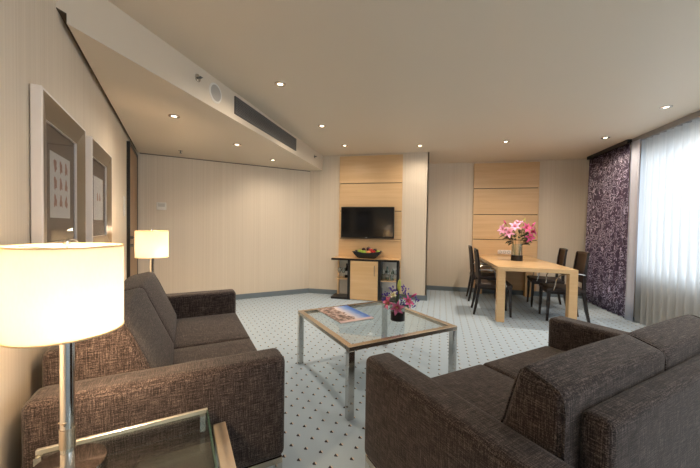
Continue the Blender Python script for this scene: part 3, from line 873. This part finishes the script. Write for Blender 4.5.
def chair(label, loc, rz):
    t = thing('dining_chair', label, 'chair', loc, rz, 'dining chairs')
    hw = .205                                   # faces +x
    MB().pad((.0, 0, .435), (.235, hw, .030), .024, None, 4).build('seat', CHAIRW, t)
    for s in (-1, 1):
        MB().bar([(.215, s*(hw-.02), 0), (.205, s*(hw-.02), .22), (.20, s*(hw-.02), .42)], [.026, .034, .040], [.026, .034, .040], (1, 0, 0)).build('leg', CHAIRF, t)
        MB().bar([(-.275, s*(hw-.005), 0), (-.240, s*(hw-.012), .18), (-.205, s*(hw-.02), .42), (-.208, s*(hw-.02), .60), (-.225, s*(hw-.022), .80), (-.245, s*(hw-.025), .945)],
                 [.026, .032, .036, .034, .030, .026], [.028, .036, .040, .036, .030, .026], (1, 0, 0)).build('leg', CHAIRF, t)
        MB().tube([(-.21, s*(hw-.005), .655), (-.12, s*(hw+.03), .672), (.0, s*(hw+.035), .665), (.09, s*(hw+.03), .640), (.125, s*(hw+.02), .58), (.13, s*(hw+.005), .50), (.15, s*(hw-.005), .43)], .008, 8).build('armrest', CHROME, t)
    bk = MB(); rows = []
    for i in range(9):
        q = i/8; z = .53 + .40*q; x = -.209 - .034*q**1.4
        rows.append([(x - .022*(1-(2*j/6-1)**2), (hw-.034)*(2*j/6-1), z) for j in range(7)])
    fr_ = [[bk.bm.verts.new(p) for p in r] for r in rows]; ba_ = [[bk.bm.verts.new((p[0]-.014, p[1], p[2])) for p in r] for r in rows]
    for g in (fr_, ba_):
        for r1, r2 in zip(g, g[1:]):
            for j in range(6): bk.bm.faces.new((r1[j], r1[j+1], r2[j+1], r2[j])).smooth = True
    for r1, r2 in ((fr_[0], ba_[0]), (fr_[-1], ba_[-1])):
        for j in range(6): bk.bm.faces.new((r1[j], r1[j+1], r2[j+1], r2[j]))
    for j in (0, 6):
        for i in range(8): bk.bm.faces.new((fr_[i][j], fr_[i+1][j], ba_[i+1][j], ba_[i][j]))
    bk.build('backrest', CHAIRW, t)
    MB().bar([(-.250, -hw+.02, .938), (-.268, 0, .945), (-.250, hw-.02, .938)], .026, .030).build('top_rail', CHAIRF, t)
    MB().box((-.20, -hw+.02, .375), (.205, -hw+.042, .41)).box((-.20, hw-.042, .375), (.205, hw-.02, .41)).box((.19, -hw+.02, .375), (.21, hw-.02, .41)).box((-.21, -hw+.03, .375), (-.19, hw-.03, .41)).build('seat_rail', CHAIRF, t, flat=True)
    return t
c0 = chair('dark brown dining chair on left side of the table, nearest the coffee table', (1.045, 5.015, 0), -.07)
dup(c0, 'dark brown dining chair on left side of the table, nearest the maple panel', (1.085, 5.87, 0), -.055)
dup(c0, 'dark brown dining chair on curtain side of the table, nearest the right sofa', (1.925, 4.945, 0), PI-.08)
dup(c0, 'dark brown dining chair on curtain side of the table, nearest the maple panel', (1.985, 5.72, 0), PI-.14)

dvx, dvy = 1.500, 5.53
vase('tall glass vase with a black base on the dining table', (dvx, dvy, .747), .086, .27, .088, .92)
G2 = 'lilies in the dining table vase'
def dv(dx, dy, z): return (dvx+dx, dvy+dy, z)
zb = .747+.0925
LL = [((-.20, -.02, 1.235), (-.9, -.5, .35), PINK, 'open pink lily farthest left in the dining table bouquet', .12, False),
      ((-.135, -.07, 1.195), (-.5, -1, .15), PINK, 'open pink lily low at the left front of the dining table bouquet', .11, False),
      ((-.055, -.05, 1.28), (-.2, -.9, .6), PINK, 'open pink lily at the middle front of the dining table bouquet', .115, False),
      ((.03, .02, 1.33), (.1, -.3, 1), PINK, 'open pink lily at the top middle of the dining table bouquet', .11, False),
      ((.10, -.04, 1.265), (.4, -.9, .4), HOT, 'deep pink lily right of middle in the dining table bouquet', .115, False),
      ((.195, -.02, 1.22), (.95, -.4, .2), HOT, 'deep pink lily farthest right in the dining table bouquet', .12, False),
      ((.13, -.08, 1.135), (.5, -1, -.1), HOT, 'deep pink lily hanging lowest at the right of the dining table bouquet', .11, False),
      ((-.16, .03, 1.33), (-.5, .1, .9), HOT, 'closed pink bud at the top left of the dining table bouquet', .085, True),
      ((.215, .03, 1.30), (.6, 0, .8), HOT, 'closed pink bud at the top right of the dining table bouquet', .09, True),
      ((.10, .03, 1.36), (.2, 0, 1), BUDM, 'green bud standing highest in the dining table bouquet', .08, True)]
for i, (hd, fc, m, lab, sz_, bud) in enumerate(LL):
    a = math.atan2(hd[1]-.0, hd[0])
    lily(dv(.04*math.cos(a), .04*math.sin(a), zb), dv(*hd), fc, lab, m, G2, sz_, bud, 9)

so = thing('power_socket', 'triple steel power socket plate on the maple panel above dining table', 'socket', (1.425, YD-.03, .775))
MB().box((0, -.010, 0), (.236, 0, .078), .003, 2).build('plate', SILVER, so)
for k in range(3):
    MB().lathe([(0, -.004), (.019, -.004), (.022, .001), (.026, .001), (.026, -.002)], 22).build('socket_well', PLAST, so, loc=(.042+.076*k, -.0105, .039), rot=(PI/2, 0, 0))

# ------------------------------------------------------------------ curtains
def drape(name, mat, xc, y0, y1, z0, z1, amp, wl, seedv, parent=None, ny=None, thick=0, round_=False):
    rnd = random.Random(seedv); n = ny or int(abs(y1-y0)/.010); nz = 10
    ph = [rnd.uniform(0, 6) for _ in range(4)]
    mbd = MB(); rows = []
    for j in range(nz+1):
        z = z0 + (z1-z0)*j/nz; tz_ = j/nz; row = []
        for i in range(n+1):
            y = y0 + (y1-y0)*i/n
            p_ = 2*PI*y/wl + 1.1*math.sin(y*3.1+ph[0]) + .25*math.sin(tz_*3+ph[1])
            w_ = (1-2*abs(math.sin(p_/2))**.6) if round_ else (.75*math.sin(p_) + .25*math.sin(2*p_+ph[2]+tz_))
            x = xc + amp*w_ * (.75+.35*(1-tz_)) + .008*math.sin(y*2.2+tz_*2+ph[3])
            row.append(mbd.bm.verts.new((x, y, z)))
        rows.append(row)
    for a, b in zip(rows, rows[1:]):
        for i in range(n): mbd.bm.faces.new((a[i], a[i+1], b[i+1], b[i])).smooth = True
    uvl = mbd.bm.loops.layers.uv.new('UVMap'); mbd.bm.verts.index_update()
    arc = [0.0]
    for i in range(n): arc.append(arc[-1] + (rows[nz//2][i+1].co - rows[nz//2][i].co).length)
    um = {v: (arc[i], rows[j][i].co.z) for j in range(nz+1) for i, v in enumerate(rows[j])}
    for f in mbd.bm.faces:
        for lp in f.loops: lp[uvl].uv = um[lp.vert]
    o = mbd.build(name, mat, parent)
    if thick:
        md = o.modifiers.new('thick', 'SOLIDIFY'); md.thickness = thick; md.offset = 0
    return o
pc = thing('patterned_curtain', 'dark purple curtain with silvery scroll pattern in the corner by the dining table', 'curtain', (2.86, 5.8, 0))
pc_ = drape('fabric', PURPLE, 0, .52, -.60, .012, 2.505, .036, .140, 3, pc, 480, .002)
li = drape('hem_lining', LINING, -.02, -.60, -.79, .012, 2.505, .012, .20, 4, pc, 24, .002)
li['label'] = 'plain silver grey hem strip'
ss = thing('sheer_curtain', 'white translucent sheer curtain hanging across the window', 'curtain', (2.915, 0, 0))
drape('fabric', SHEER, 0, 5.10, .55, .012, 2.49, .040, .115, 9, ss, 700)
tk = thing('curtain_track', 'dark curtain track on the ceiling over the purple curtain', 'curtain track', (2.86, 0, 2.505))
MB().box((-.05, 5.22, .0), (.05, 6.34, .05)).build('rail', BLACK, tk, flat=True)
tk2 = thing('curtain_track', 'pale grey curtain track on the ceiling over the sheer curtain', 'curtain track', (2.90, 0, 2.49))
MB().box((-.04, YR+.01, .0), (.04, 5.215, .065)).build('rail', simple('grey track', (150, 150, 152), .5), tk2, flat=True)

# ------------------------------------------------------------------ light
def spot(loc, power, size=168, blend=1.0, col=(1, .845, .67), r=.045):
    l = bpy.data.lights.new('downlight beam', 'SPOT'); l.energy = power; l.spot_size = math.radians(size); l.spot_blend = blend
    l.color = col; l.shadow_soft_size = r
    o = bpy.data.objects.new('downlight beam', l); COL.objects.link(o); o.location = loc
POWER = [30, 30, 15, 18, 60, 20, 30, 15, 15, 14]
for (loc, lab), pw in zip(DL, POWER): spot((loc[0], loc[1], loc[2]-.012), pw)
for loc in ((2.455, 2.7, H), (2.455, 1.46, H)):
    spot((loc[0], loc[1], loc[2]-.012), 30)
for lp, pw in ((lamp1, 6), (lamp2, 6)):
    l = bpy.data.lights.new('lamp light', 'POINT'); l.energy = pw; l.color = (1, .78, .55); l.shadow_soft_size = .05
    o = bpy.data.objects.new('lamp light', l); COL.objects.link(o); o.location = Vector(lp.location) + Vector((0, 0, .665))
    l2 = bpy.data.lights.new('lamp light', 'POINT'); l2.energy = pw*1.7; l2.color = (1, .70, .42); l2.shadow_soft_size = .05
    o2 = bpy.data.objects.new('lamp light', l2); COL.objects.link(o2); o2.location = Vector(lp.location) + Vector((.0, 0, .48)) + Vector(L(.06, -.06))

w = bpy.data.worlds.new('daylight'); scene.world = w; w.use_nodes = True
bg = w.node_tree.nodes['Background']; bg.inputs[0].default_value = (.80, .90, 1.0, 1); bg.inputs[1].default_value = 2.5
pl = bpy.data.lights.new('window portal', 'AREA'); pl.shape = 'RECTANGLE'; pl.size = WY1-WY0; pl.size_y = WZ1-WZ0
pl.cycles.is_portal = True
po = bpy.data.objects.new('window portal', pl); COL.objects.link(po)
po.location = (XW+.10, (WY0+WY1)/2, (WZ0+WZ1)/2)
po.rotation_euler = Matrix(((0, 0, 1), (1, 0, 0), (0, 1, 0))).to_euler()   # local -Z must look into the room (-X)

# ------------------------------------------------------------------ camera
cam = bpy.data.cameras.new('camera'); co = bpy.data.objects.new('camera', cam); COL.objects.link(co)
cam.sensor_fit = 'HORIZONTAL'; cam.sensor_width = 36; cam.lens = 36*FPX/700; cam.clip_start = .02; cam.clip_end = 100
yaw = TR
f0 = Vector((-math.sin(yaw), math.cos(yaw), 0)); r0 = Vector((math.cos(yaw), math.sin(yaw), 0)); z_ = Vector((0, 0, 1))
fwd = f0*math.cos(PITCH) + z_*math.sin(PITCH); up0 = -f0*math.sin(PITCH) + z_*math.cos(PITCH)
rt = r0*math.cos(ROLL) + up0*math.sin(ROLL); up = -r0*math.sin(ROLL) + up0*math.cos(ROLL)
co.matrix_world = Matrix(((rt.x, up.x, -fwd.x, 0), (rt.y, up.y, -fwd.y, 0), (rt.z, up.z, -fwd.z, CAM_H), (0, 0, 0, 1)))
scene.camera = co
scene.view_settings.view_transform = 'Standard'; scene.view_settings.look = 'None'
scene.view_settings.gamma = 1; scene.view_settings.use_curve_mapping = False
scene.view_settings.exposure = 1.15
cy = scene.cycles
cy.use_denoising = True; cy.max_bounces = 10; cy.diffuse_bounces = 5; cy.transparent_max_bounces = 24
cy.sample_clamp_indirect = 6; cy.caustics_reflective = False; cy.caustics_refractive = False
